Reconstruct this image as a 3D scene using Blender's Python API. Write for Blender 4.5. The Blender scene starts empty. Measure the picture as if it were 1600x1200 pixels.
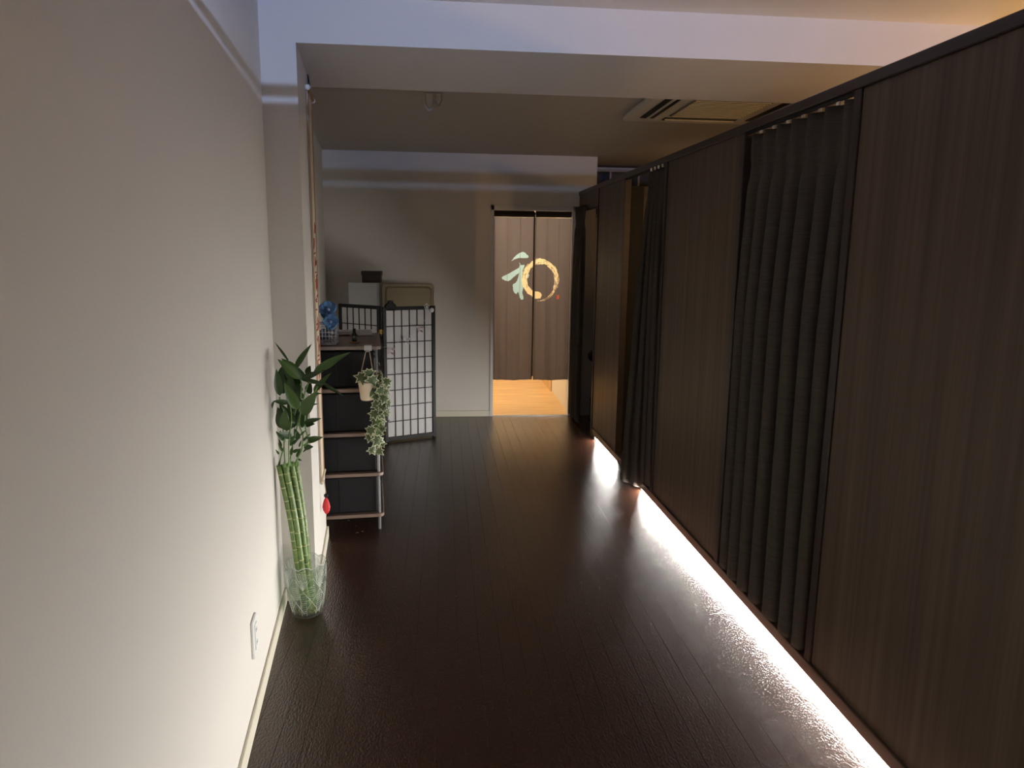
import bpy, bmesh, math, random
from mathutils import Vector, Matrix
random.seed(7)
S = bpy.context.scene
COL = S.collection
PI = math.pi

# ------------------------------------------------------------------ camera
CAM_H, FPX, YAW, PITCH, ROLL = 1.5, 1112.37, -0.0955262, 0.1724725, 0.0121958
_cy, _sy, _cp, _sp, _cr, _sr = math.cos(YAW), math.sin(YAW), math.cos(PITCH), math.sin(PITCH), math.cos(ROLL), math.sin(ROLL)
FWD = Vector((-_sy*_cp, _cy*_cp, -_sp))
_r0 = Vector((_cy, _sy, 0)); _u0 = _r0.cross(FWD)
RGT = _cr*_r0 + _sr*_u0
UPV = -_sr*_r0 + _cr*_u0
EYE = Vector((0, 0, CAM_H))
cam_d = bpy.data.cameras.new('camera'); cam = bpy.data.objects.new('camera', cam_d); COL.objects.link(cam)
cam_d.sensor_width = 36; cam_d.lens = FPX/1600*36; cam_d.clip_start = 0.02
cam.matrix_world = Matrix(((RGT.x, UPV.x, -FWD.x, 0), (RGT.y, UPV.y, -FWD.y, 0), (RGT.z, UPV.z, -FWD.z, CAM_H), (0, 0, 0, 1)))
S.camera = cam

def ray(px, py): return FWD + (px-800)/FPX*RGT + (600-py)/FPX*UPV
def at(px, py, Y):
    d = ray(px, py); return EYE + d*(Y/d.y)

# ------------------------------------------------------------------ world, exposure, light levels
S.view_settings.view_transform = 'Standard'; S.view_settings.look = 'None'
S.view_settings.exposure = 0.25; S.view_settings.gamma = 1.0
try: S.view_settings.use_curve_mapping = False
except Exception: pass
world = bpy.data.worlds.new('world'); S.world = world; world.use_nodes = True
world.node_tree.nodes['Background'].inputs[0].default_value = (0.02, 0.022, 0.03, 1)
world.node_tree.nodes['Background'].inputs[1].default_value = 0.2
S.cycles.max_bounces = 10; S.cycles.diffuse_bounces = 5; S.cycles.transparent_max_bounces = 12
LED_STRENGTH = 240.0          # floor level light strip under the partition
LED_COLOR = (1.0, 0.965, 0.90)
UPLIGHT_POWER = 128.0          # added cool slot lamp, out of view above the camera
UPLIGHT_COLOR = (0.42, 0.58, 1.0)
ROOM_LAMP_POWER = 15.0        # amber torchieres in the cubicles
ROOM_LAMP_COLOR = (1.0, 0.56, 0.22)
DOOR_LAMP_POWER = 80.0       # ceiling lamp in the room behind the split curtain
DOOR_LAMP_COLOR = (1.0, 0.75, 0.46)

# ------------------------------------------------------------------ helpers
def tag(o, label=None, cat=None, group=None, kind=None):
    if label: o['label'] = label
    if cat: o['category'] = cat
    if group: o['group'] = group
    if kind: o['kind'] = kind
    return o
def wloc(o):
    p = Vector((0, 0, 0))
    while o is not None: p = p + o.location; o = o.parent
    return p
def thing(name, loc, label=None, cat=None, group=None, kind=None):
    o = bpy.data.objects.new(name, None); COL.objects.link(o); o.location = loc; o.empty_display_size = 0.1
    return tag(o, label, cat, group, kind)

class MB:
    def __init__(s): s.v, s.f, s.m, s.mi = [], [], [], 0
    def add(s, vs, fs):
        b = len(s.v); s.v += [tuple(p) for p in vs]
        for f in fs: s.f.append(tuple(i+b for i in f)); s.m.append(s.mi)
        return s
    def box(s, a, b):
        x0, y0, z0 = a; x1, y1, z1 = b
        return s.add([(x0,y0,z0),(x1,y0,z0),(x1,y1,z0),(x0,y1,z0),(x0,y0,z1),(x1,y0,z1),(x1,y1,z1),(x0,y1,z1)],
                     [(0,3,2,1),(4,5,6,7),(0,1,5,4),(1,2,6,5),(2,3,7,6),(3,0,4,7)])
    def prism(s, poly, z0, z1):
        n = len(poly); a = sum(poly[i][0]*poly[(i+1)%n][1]-poly[(i+1)%n][0]*poly[i][1] for i in range(n))
        if a < 0: poly = poly[::-1]
        return s.add([(p[0],p[1],z0) for p in poly]+[(p[0],p[1],z1) for p in poly],
                     [tuple(range(n-1,-1,-1)), tuple(range(n,2*n))]+[(i,(i+1)%n,n+(i+1)%n,n+i) for i in range(n)])
    def obox(s, c, ax, ay, az):      # centre and three half-axis vectors
        c, ax, ay, az = Vector(c), Vector(ax), Vector(ay), Vector(az)
        vs = [c+sx*ax+sy*ay+sz*az for sz in (-1,1) for sx, sy in ((-1,-1),(1,-1),(1,1),(-1,1))]
        return s.add(vs, [(0,3,2,1),(4,5,6,7),(0,1,5,4),(1,2,6,5),(2,3,7,6),(3,0,4,7)])
    def tube(s, path, rad, n=8, caps=True):
        path = [Vector(p) for p in path]
        if not hasattr(rad, '__len__'): rad = [rad]*len(path)
        t = (path[1]-path[0]).normalized()
        u = t.orthogonal().normalized()
        vs, fs = [], []
        for i, p in enumerate(path):
            if i == 0: t = path[1]-path[0]
            elif i == len(path)-1: t = path[-1]-path[-2]
            else: t = path[i+1]-path[i-1]
            t.normalize(); u = (u-t*u.dot(t))
            u = u.normalized() if u.length > 1e-6 else t.orthogonal().normalized()
            w = t.cross(u)
            for k in range(n):
                a = 2*PI*k/n; vs.append(p+rad[i]*(math.cos(a)*u+math.sin(a)*w))
        for i in range(len(path)-1):
            for k in range(n): fs.append((i*n+k, i*n+(k+1)%n, (i+1)*n+(k+1)%n, (i+1)*n+k))
        if caps: fs += [tuple(range(n-1,-1,-1)), tuple(range((len(path)-1)*n, len(path)*n))]
        return s.add(vs, fs)
    def lathe(s, prof, c=(0,0,0), n=24):
        vs, fs = [], []
        for r, z in prof:
            for k in range(n):
                a = 2*PI*k/n; vs.append((c[0]+r*math.cos(a), c[1]+r*math.sin(a), c[2]+z))
        for i in range(len(prof)-1):
            for k in range(n): fs.append((i*n+k, i*n+(k+1)%n, (i+1)*n+(k+1)%n, (i+1)*n+k))
        if prof[0][0] > 1e-5: fs.append(tuple(range(n-1,-1,-1)))
        if prof[-1][0] > 1e-5: fs.append(tuple(range((len(prof)-1)*n, len(prof)*n)))
        return s.add(vs, fs)
    def ball(s, c, r, n=14, sc=(1,1,1)):
        m = n//2; vs, fs = [], []
        for i in range(m+1):
            th = PI*i/m
            for k in range(n):
                a = 2*PI*k/n
                vs.append((c[0]+sc[0]*r*math.sin(th)*math.cos(a), c[1]+sc[1]*r*math.sin(th)*math.sin(a), c[2]-sc[2]*r*math.cos(th)))
        for i in range(m):
            for k in range(n): fs.append((i*n+k, i*n+(k+1)%n, (i+1)*n+(k+1)%n, (i+1)*n+k))
        return s.add(vs, fs)
    def grid(s, fn, nu, nv):
        vs = [fn(i/nu, j/nv) for j in range(nv+1) for i in range(nu+1)]
        fs = [(j*(nu+1)+i, j*(nu+1)+i+1, (j+1)*(nu+1)+i+1, (j+1)*(nu+1)+i) for j in range(nv) for i in range(nu)]
        return s.add(vs, fs)
    def build(s, name, mat, parent=None, smooth=False, bevel=0.0, seg=1, label=None, cat=None, group=None, kind=None, solid=0.0, loc=None):
        me = bpy.data.meshes.new(name)
        off = wloc(parent) if parent is not None else Vector((0,0,0))
        if loc is not None: off = off + (Vector(loc) if parent is None else Vector(loc)-off)
        me.from_pydata([tuple(Vector(p)-off) for p in s.v], [], s.f)
        mats = mat if isinstance(mat, (list, tuple)) else [mat]
        for q in mats: me.materials.append(q)
        if len(mats) > 1: me.polygons.foreach_set('material_index', s.m)
        bm = bmesh.new(); bm.from_mesh(me)
        bmesh.ops.remove_doubles(bm, verts=bm.verts, dist=1e-6)
        if bevel > 0:
            es = [e for e in bm.edges if len(e.link_faces) == 2 and e.calc_face_angle(0) > 0.5]
            bmesh.ops.bevel(bm, geom=es, offset=bevel, segments=seg, affect='EDGES', profile=0.5, clamp_overlap=True)
        bm.to_mesh(me); bm.free()
        if smooth: me.polygons.foreach_set('use_smooth', [True]*len(me.polygons))
        o = bpy.data.objects.new(name, me); COL.objects.link(o)
        if loc is not None: o.location = Vector(loc) if parent is None else Vector(loc)-wloc(parent)
        if parent is not None: o.parent = parent
        if solid:
            md = o.modifiers.new('solid', 'SOLIDIFY'); md.thickness = solid; md.offset = 0
        return tag(o, label, cat, group, kind)

def curve_pts(pts, n=8):      # Catmull-Rom through points
    P = [Vector(p) for p in pts]; P = [2*P[0]-P[1]]+P+[2*P[-1]-P[-2]]; out = []
    for i in range(1, len(P)-2):
        for k in range(n):
            t = k/n; a, b, c, d = P[i-1], P[i], P[i+1], P[i+2]
            out.append(0.5*((2*b)+(c-a)*t+(2*a-5*b+4*c-d)*t*t+(3*b-a-3*c+d)*t*t*t))
    return out+[P[-2]]

# ------------------------------------------------------------------ materials
def mat(name, col, rough=0.6, metal=0.0, spec=0.5, bump=None, vary=None, emit=None, trans=0.0, sheen=0.0):
    """bump=(scale xyz, strength, distance); vary=(scale xyz, second colour, detail)"""
    m = bpy.data.materials.new(name); m.use_nodes = True
    nt = m.node_tree; b = nt.nodes['Principled BSDF']
    b.inputs['Base Color'].default_value = (*col, 1); b.inputs['Roughness'].default_value = rough
    b.inputs['Metallic'].default_value = metal; b.inputs['Specular IOR Level'].default_value = spec
    if trans: b.inputs['Transmission Weight'].default_value = trans
    if sheen: b.inputs['Sheen Weight'].default_value = sheen
    if emit:
        b.inputs['Emission Color'].default_value = (*emit[0], 1); b.inputs['Emission Strength'].default_value = emit[1]
    if bump or vary:
        tc = nt.nodes.new('ShaderNodeTexCoord')
        def noise(sc, detail):
            mp = nt.nodes.new('ShaderNodeMapping'); mp.inputs['Scale'].default_value = sc
            nz = nt.nodes.new('ShaderNodeTexNoise'); nz.inputs['Scale'].default_value = 1.0
            nz.inputs['Detail'].default_value = detail; nz.inputs['Roughness'].default_value = 0.6
            nt.links.new(tc.outputs['Object'], mp.inputs[0]); nt.links.new(mp.outputs[0], nz.inputs['Vector']); return nz
        if vary:
            nz = noise(vary[0], vary[2] if len(vary) > 2 else 4)
            cr = nt.nodes.new('ShaderNodeValToRGB')
            cr.color_ramp.elements[0].position = 0.32; cr.color_ramp.elements[1].position = 0.7
            cr.color_ramp.elements[0].color = (*col, 1); cr.color_ramp.elements[1].color = (*vary[1], 1)
            nt.links.new(nz.outputs['Fac'], cr.inputs[0]); nt.links.new(cr.outputs[0], b.inputs['Base Color'])
        if bump:
            nz = noise(bump[0], 3); bp = nt.nodes.new('ShaderNodeBump')
            bp.inputs['Strength'].default_value = bump[1]; bp.inputs['Distance'].default_value = bump[2]
            nt.links.new(nz.outputs['Fac'], bp.inputs['Height']); nt.links.new(bp.outputs[0], b.inputs['Normal'])
    return m
def cloth_translucent(name, dif, tra, fac, bump=None, vary=None):
    m = bpy.data.materials.new(name); m.use_nodes = True; nt = m.node_tree; nt.nodes.clear()
    out = nt.nodes.new('ShaderNodeOutputMaterial'); mx = nt.nodes.new('ShaderNodeMixShader'); mx.inputs[0].default_value = fac
    d = nt.nodes.new('ShaderNodeBsdfDiffuse'); t = nt.nodes.new('ShaderNodeBsdfTranslucent')
    d.inputs[0].default_value = (*dif, 1); t.inputs[0].default_value = (*tra, 1)
    nt.links.new(d.outputs[0], mx.inputs[1]); nt.links.new(t.outputs[0], mx.inputs[2]); nt.links.new(mx.outputs[0], out.inputs[0])
    return m
def clear_mix(name, tint, gloss_fac, rough=0.05, body=None, body_fac=0.0):
    """see-through body: transparent + glass-like gloss"""
    m = bpy.data.materials.new(name); m.use_nodes = True; nt = m.node_tree; nt.nodes.clear()
    out = nt.nodes.new('ShaderNodeOutputMaterial'); mx = nt.nodes.new('ShaderNodeMixShader'); mx.inputs[0].default_value = gloss_fac
    t = nt.nodes.new('ShaderNodeBsdfTransparent'); t.inputs[0].default_value = (*tint, 1)
    g = nt.nodes.new('ShaderNodeBsdfGlass'); g.inputs['Roughness'].default_value = rough; g.inputs['IOR'].default_value = 1.45
    last = mx
    nt.links.new(t.outputs[0], mx.inputs[1]); nt.links.new(g.outputs[0], mx.inputs[2])
    if body:
        m2 = nt.nodes.new('ShaderNodeMixShader'); m2.inputs[0].default_value = body_fac
        d = nt.nodes.new('ShaderNodeBsdfDiffuse'); d.inputs[0].default_value = (*body, 1)
        nt.links.new(mx.outputs[0], m2.inputs[1]); nt.links.new(d.outputs[0], m2.inputs[2]); last = m2
    nt.links.new(last.outputs[0], out.inputs[0]); return m
def emitter(name, col, strength):
    m = bpy.data.materials.new(name); m.use_nodes = True; nt = m.node_tree; nt.nodes.clear()
    out = nt.nodes.new('ShaderNodeOutputMaterial'); e = nt.nodes.new('ShaderNodeEmission')
    e.inputs[0].default_value = (*col, 1); e.inputs[1].default_value = strength
    nt.links.new(e.outputs[0], out.inputs[0]); return m

M = {}
M['wall'] = mat('wallpaper', (0.70, 0.672, 0.63), 0.85, spec=0.2, bump=((260,260,260), 0.25, 0.002))
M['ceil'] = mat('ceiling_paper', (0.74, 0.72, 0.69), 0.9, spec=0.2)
M['ceilfar'] = mat('far_ceiling_darker', (0.50, 0.47, 0.43), 0.9, spec=0.2)  # darker than the near ceiling, to set it off from the beam
M['base'] = mat('baseboard_cream', (0.72, 0.68, 0.56), 0.5)
M['floor'] = mat('floor_vinyl', (0.038, 0.0145, 0.0085), 0.21, spec=0.65, bump=((140,75,60), 0.4, 0.0047), vary=((22,1.1,1), (0.046, 0.0190, 0.0112), 5))
M['subfloor'] = mat('subfloor', (0.012, 0.007, 0.005), 0.8)
M['panel'] = mat('partition_wood', (0.060, 0.0385, 0.0245), 0.48, spec=0.35, bump=((220,220,4), 0.10, 0.001), vary=((30,30,0.55), (0.125, 0.086, 0.057), 9))
M['frame'] = mat('partition_frame', (0.030, 0.019, 0.017), 0.4, spec=0.4, vary=((3,3,30), (0.042, 0.028, 0.024)))
M['sill'] = mat('partition_sill', (0.09, 0.050, 0.032), 0.3, vary=((60,2,60), (0.05, 0.028, 0.02)))
M['curtain'] = mat('curtain_fabric', (0.060, 0.050, 0.041), 0.9, spec=0.1, bump=((14,14,420), 0.3, 0.002), vary=((8,8,260), (0.084, 0.070, 0.058), 3))
M['white'] = mat('white_plastic', (0.78, 0.78, 0.76), 0.4)
M['black'] = mat('black_plastic', (0.009, 0.009, 0.010), 0.55, spec=0.3)
M['chrome'] = mat('steel', (0.55, 0.56, 0.58), 0.28, metal=1.0)
M['dframe'] = mat('door_frame_white', (0.70, 0.71, 0.70), 0.45)
M['led'] = emitter('led_diffuser', LED_COLOR, LED_STRENGTH)
M['ltwood'] = mat('light_wood_floor', (0.46, 0.29, 0.12), 0.32, vary=((2.2,22,1), (0.70, 0.48, 0.24), 6))
M['amberwall'] = mat('cubicle_wall', (0.16, 0.14, 0.115), 0.8)
M['green'] = mat('bamboo_stalk', (0.085, 0.150, 0.030), 0.4, vary=((20,20,60), (0.17, 0.26, 0.065)))
M['node'] = mat('bamboo_node', (0.48, 0.50, 0.24), 0.6)
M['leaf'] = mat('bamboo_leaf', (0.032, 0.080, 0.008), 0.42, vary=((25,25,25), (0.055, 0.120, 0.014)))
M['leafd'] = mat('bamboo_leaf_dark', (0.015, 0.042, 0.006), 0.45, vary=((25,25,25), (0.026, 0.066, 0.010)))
M['stem'] = mat('bamboo_shoot', (0.12, 0.24, 0.05), 0.5)
M['root'] = mat('bamboo_root', (0.42, 0.24, 0.08), 0.6, vary=((40,40,40), (0.30, 0.36, 0.07)))

# ------------------------------------------------------------------ room dimensions
def wx(y): return -0.71 - 0.1006*(y-3.02)          # left wall, slightly out of square
def xp(y): return 1.327 - 0.0104*y                 # corridor face of the partition
def zt(y): return 2.075 + 0.0115*(y-1.65)          # top of the partition
YB, YFRONT = 6.76, -1.2                            # back wall, wall behind the camera
Y1, Y2 = 3.03, 3.77                                # pillar and beam
ZN, ZF, ZBEAM = 2.50, 2.452, 2.325                 # ceilings, underside of the beam
XR = 3.6

# ------------------------------------------------------------------ floor
fl = MB().box((-1.6, YFRONT-0.2, -0.06), (XR+0.2, 7.62, -0.012)).build('floor', M['subfloor'], kind='structure')
PW, PX0, GAP = 0.0820, -0.0346, 0.0005
def clip_left(poly, off=0.0):
    out = []
    for i in range(len(poly)):
        a, b = poly[i], poly[(i+1)%len(poly)]
        da, db = a[0]-wx(a[1])-off, b[0]-wx(b[1])-off
        if da >= 0: out.append(a)
        if (da >= 0) != (db >= 0):
            t = da/(da-db); out.append((a[0]+t*(b[0]-a[0]), a[1]+t*(b[1]-a[1])))
    return out
for n in range(-14, 43):
    a, b = PX0+n*PW+GAP/2, PX0+(n+1)*PW-GAP/2
    poly = clip_left([(a, YFRONT), (b, YFRONT), (b, YB if a < 1.42 else 7.5), (a, YB if a < 1.42 else 7.5)])
    if len(poly) < 3: continue
    MB().prism(poly, -0.012, 0.0).build('floor_plank', M['floor'], fl, bevel=0.0004)

# ------------------------------------------------------------------ walls, pillar, beam, ceilings
def wallseg(poly, z0, z1, name, m, parent=None, kind='structure', **k): return MB().prism(poly, z0, z1).build(name, m, parent, kind=None if parent else kind, **k)
T = 0.12
wallseg([(wx(YFRONT), YFRONT), (wx(YB), YB), (wx(YB)-T, YB), (wx(YFRONT)-T, YFRONT)], 0, 2.6, 'wall_left', M['wall'], label='long cream papered wall on the left of the corridor')
wallseg([(wx(YFRONT)-T, YFRONT-T), (XR+T, YFRONT-T), (XR+T, YFRONT), (wx(YFRONT)-T, YFRONT)], 0, 2.6, 'wall_front', M['wall'])
wallseg([(XR, YFRONT), (XR+T, YFRONT), (XR+T, 7.6), (XR, 7.6)], 0, 2.6, 'wall_far_right', M['amberwall'])
wb = MB()
DX0, DX1, DZ = 0.432, 1.228, 2.0
wb.box((wx(YB)-T, YB, 0), (DX0, YB+T, 2.6)); wb.box((DX0, YB, DZ), (DX1, YB+T, 2.6)); wb.box((DX1, YB, 0), (1.42, YB+T, 2.6))
wb.build('wall_back', M['wall'], kind='structure', label='cream back wall with the curtained doorway')
def pilx(y): return -0.573 - 0.0987*(y-Y1)
wallseg([(wx(Y1)-0.02, Y1), (pilx(Y1), Y1), (pilx(Y2), Y2), (wx(Y2)-0.02, Y2)], 0, ZBEAM, 'pillar', M['wall'], label='square cream wall pillar carrying the ceiling beam')
MB().box((wx(Y1)-0.02, Y1, ZBEAM), (XR, Y2-0.0, 2.6)).build('ceiling_beam', M['wall'], kind='structure', label='deep cream ceiling beam crossing the corridor')
MB().box((-1.3, YFRONT, ZN), (XR, Y1, ZN+0.1)).build('ceiling', M['ceil'], kind='structure')
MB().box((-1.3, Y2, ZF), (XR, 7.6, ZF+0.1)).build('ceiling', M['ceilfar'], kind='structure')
# baseboards
def baseb(name, p, q, inward, h=0.058, t=0.012):
    p, q = Vector((*p, 0)), Vector((*q, 0)); n = Vector((*inward, 0)).normalized()*t
    MB().prism([tuple(p)[:2], tuple(q)[:2], tuple(q+n)[:2], tuple(p+n)[:2]], 0, h).build(name, M['base'], kind='structure', bevel=0.003)
baseb('baseboard_left', (wx(YFRONT), YFRONT), (wx(Y1), Y1), (1, 0.1))
baseb('baseboard_left', (wx(Y2), Y2), (wx(YB), YB), (1, 0.1))
baseb('baseboard_pillar_front', (wx(Y1), Y1), (pilx(Y1)+0.012, Y1), (0, -1))
baseb('baseboard_pillar_side', (pilx(Y1), Y1-0.012), (pilx(Y2), Y2), (1, 0.1))
baseb('baseboard_back', (wx(YB), YB), (DX0-0.002, YB), (0, -1))

# ------------------------------------------------------------------ doorway and the lit room behind it
d1 = thing('door_1', (0.83, YB, 0), 'white framed doorway in the back wall', None, kind='structure')
for a, b in (((DX0, YB-0.012, 0), (DX0+0.03, YB+T+0.01, DZ)), ((DX1-0.03, YB-0.012, 0), (DX1, YB+T+0.01, DZ)), ((DX0, YB-0.012, DZ-0.045), (DX1, YB+T+0.01, DZ))):
    MB().box(a, b).build('door_jamb', M['dframe'], d1, bevel=0.002)
MB().box((DX0+0.03, YB-0.005, -0.01), (DX1-0.03, YB+0.035, 0.006)).build('threshold', M['chrome'], d1, bevel=0.002)
RB = 9.7
MB().box((-0.8, YB+0.035, -0.06), (1.236, RB, 0.002)).build('floor', M['ltwood'], kind='structure', label='pale wooden floor of the lit room behind the doorway')
MB().box((1.236, YB+T, 0), (1.42, RB, 2.6)).build('wall_inner_right', M['wall'], kind='structure')
MB().box((-0.92, YB+T, 0), (-0.8, RB, 2.6)).build('wall_inner_left', M['wall'], kind='structure')
MB().box((-0.92, RB, 0), (1.42, RB+0.1, 2.6)).build('wall_inner_back', M['wall'], kind='structure')
MB().box((-0.92, YB+T, 2.45), (1.42, RB, 2.55)).build('ceiling', M['ceil'], kind='structure')
MB().box((1.222, 8.05, 0), (1.236, 8.85, 2.0)).build('door_2', M['ltwood'], kind='structure', bevel=0.002)
cl = thing('ceiling_lamp', (0.35, 7.9, 2.45), 'round white ceiling lamp in the lit room behind the doorway', 'lamp')
MB().lathe([(0.17,-0.0),(0.18,-0.03),(0.16,-0.035),(0.0,-0.035)][::-1], (0.35,7.9,2.45), 24).build('lamp_body', M['white'], cl, smooth=False)
def plight(name, loc, power, col, parent, radius):
    l = bpy.data.lights.new(name, 'POINT'); l.energy = power; l.color = col; l.shadow_soft_size = radius
    o = bpy.data.objects.new(name, l); COL.objects.link(o)
    o.location = Vector(loc)-wloc(parent); o.parent = parent; return o
plight('lamp_light', (0.35,7.9,2.30), DOOR_LAMP_POWER, DOOR_LAMP_COLOR, cl, 0.1)

# ------------------------------------------------------------------ space behind the partition
MB().box((1.42, 7.5, 0), (XR, 7.62, 2.6)).build('wall_cubicle_back', M['wall'], kind='structure')
cw = thing('wall_cubicle_divider', (2.4, 5.17, 0), kind='structure')
MB().box((1.34, 5.17, 0), (3.5, 5.21, 1.98)).build('panel', M['amberwall'], cw)
MB().box((1.345, 5.155, 1.98), (3.5, 5.225, 2.03)).build('top_rail', M['frame'], cw)
MB().box((1.318, 5.136, 0), (1.425, 5.22, 2.03)).build('post', M['black'], cw)
def torchiere(x, y, label, power):
    t = thing('floor_lamp', (x, y, 0), label, 'lamp', 'uplighter floor lamps in the cubicles')
    MB().lathe([(0.13,0),(0.13,0.02),(0.02,0.03)], (x,y,0), 20).build('base', M['black'], t)
    MB().tube([(x,y,0.02),(x,y,1.42)], 0.012).build('pole', M['black'], t)
    MB().lathe([(0.02,1.40),(0.09,1.43),(0.14,1.50),(0.135,1.50),(0.085,1.437),(0.0,1.41)], (x,y,0), 24).build('shade', M['chrome'], t, smooth=True)
    plight('lamp_light', (x,y,1.53), power, ROOM_LAMP_COLOR, t, 0.05)
torchiere(2.55, 2.7, 'metal uplighter lamp in the middle cubicle behind the partition', ROOM_LAMP_POWER*0.85)
torchiere(2.3, 6.25, 'metal uplighter lamp in the far cubicle behind the partition', ROOM_LAMP_POWER*0.12)
torchiere(3.2, 0.2, 'metal uplighter lamp in the near cubicle behind the partition', ROOM_LAMP_POWER*4.6)

# cubby shelf high on the cubicle back wall
cb = thing('cubby_shelf', (2.0, 7.5, 2.0), 'grey open cubby shelf high on the wall beyond the partition', 'shelf')
M['grey'] = mat('grey_paint', (0.36, 0.35, 0.38), 0.6)
M['dgrey'] = mat('dark_grey_paint', (0.07, 0.07, 0.08), 0.7)
MB().box((1.43,7.47,1.95),(2.6,7.5,2.40)).build('back_panel', M['dgrey'], cb)
for z in (1.95, 2.16, 2.385): MB().box((1.43,7.28,z),(2.6,7.47,z+0.02)).build('board', M['grey'], cb, bevel=0.003)
for x in (1.43, 1.66, 1.95, 2.24, 2.58): MB().box((x,7.29,1.97),(x+0.02,7.47,2.385)).build('divider', M['grey'], cb, bevel=0.003)

# dark stool inside the last opening
st = thing('stool', (1.52, 6.5, 0), 'dark round-topped stool just inside the farthest opening', 'stool')
M['dkleather'] = mat('dark_leather', (0.05, 0.025, 0.015), 0.4)
MB().lathe([(0.0,0.575),(0.16,0.575),(0.185,0.60),(0.185,0.64),(0.16,0.67),(0.0,0.68)], (1.52,6.5,0), 28).build('cushion', M['dkleather'], st, smooth=True)
for k in range(4):
    a = PI/4+k*PI/2
    MB().tube([(1.52+0.13*math.cos(a),6.5+0.13*math.sin(a),0.58),(1.52+0.17*math.cos(a),6.5+0.17*math.sin(a),0.0)], 0.014).build('leg', M['black'], st)
MB().lathe([(0.145,0.2),(0.155,0.2),(0.155,0.215),(0.145,0.215),(0.145,0.2)], (1.52,6.5,0), 28).build('foot_ring', M['black'], st)

# ------------------------------------------------------------------ partition
wr = thing('wall_right', (xp(3), 3, 0), 'dark wood partition with curtained openings on the right', kind='structure')
PT = 0.045
def pseg(ya, yb, z0, z1, x0=0.0, x1=PT, z1b=None):       # box following the partition line
    m = MB(); za, zb = (z1(ya), z1(yb)) if callable(z1) else (z1, z1)
    qa, qb = (z0(ya), z0(yb)) if callable(z0) else (z0, z0)
    vs = [(xp(ya)+x0,ya,qa),(xp(ya)+x1,ya,qa),(xp(yb)+x1,yb,qb),(xp(yb)+x0,yb,qb),(xp(ya)+x0,ya,za),(xp(ya)+x1,ya,za),(xp(yb)+x1,yb,zb),(xp(yb)+x0,yb,zb)]
    return m.add(vs, [(0,3,2,1),(4,5,6,7),(0,1,5,4),(1,2,6,5),(2,3,7,6),(3,0,4,7)])
RAIL = 0.036
top = lambda y: zt(y); und = lambda y: zt(y)-RAIL
P1E, O1E, P2E, O2E, P3E, O3E = 2.245, 3.105, 4.165, 5.10, 5.945, YB
for ya, yb in ((YFRONT, -0.3), (-0.3, P1E), (O1E+0.045, P2E), (O2E+0.035, P3E)):
    pseg(ya+0.001, yb-0.001, 0.075, und, 0.008, 0.036).build('panel', M['panel'], wr, bevel=0.001)
for ya, yb in ((P1E, P1E+0.04), (O1E, O1E+0.045), (P2E, P2E+0.055), (O2E, O2E+0.035), (P3E, P3E+0.03)):
    pseg(ya, yb, 0.045, und, 0.0, 0.05).build('post', M['frame'], wr, bevel=0.003)
pseg(YFRONT, YB, und, top, -0.004, 0.054).build('top_rail', M['frame'], wr, bevel=0.003)
pseg(P3E+0.03, YB, lambda y: zt(y)-0.175, und, 0.004, 0.036).build('header', M['panel'], wr, bevel=0.001)
pseg(YFRONT, 5.86, 0.030, 0.080, -0.004, 0.06).build('bottom_rail', M['sill'], wr, bevel=0.004, seg=2)
pseg(YFRONT, 5.86, 0.0, 0.030, 0.06, 0.075).build('plinth', M['sill'], wr)
pseg(P3E-0.145, P3E+0.03, 0.0, 0.075, 0.0, 0.05).build('foot', M['black'], wr)

LED0 = 1.0
ls = thing('led_strip', (xp(2.3), 2.3, 0), 'glowing white light strip along the floor under the partition', 'light strip')
for la, lb_ in ((LED0, 4.45), (5.12, 5.80)):
    pseg(la, lb_, 0.003, 0.029, 0.024, 0.040).build('channel', M['white'], ls)
    pseg(la+0.004, lb_-0.004, 0.005, 0.027, 0.019, 0.024).build('diffuser', M['led'], ls)

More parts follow.
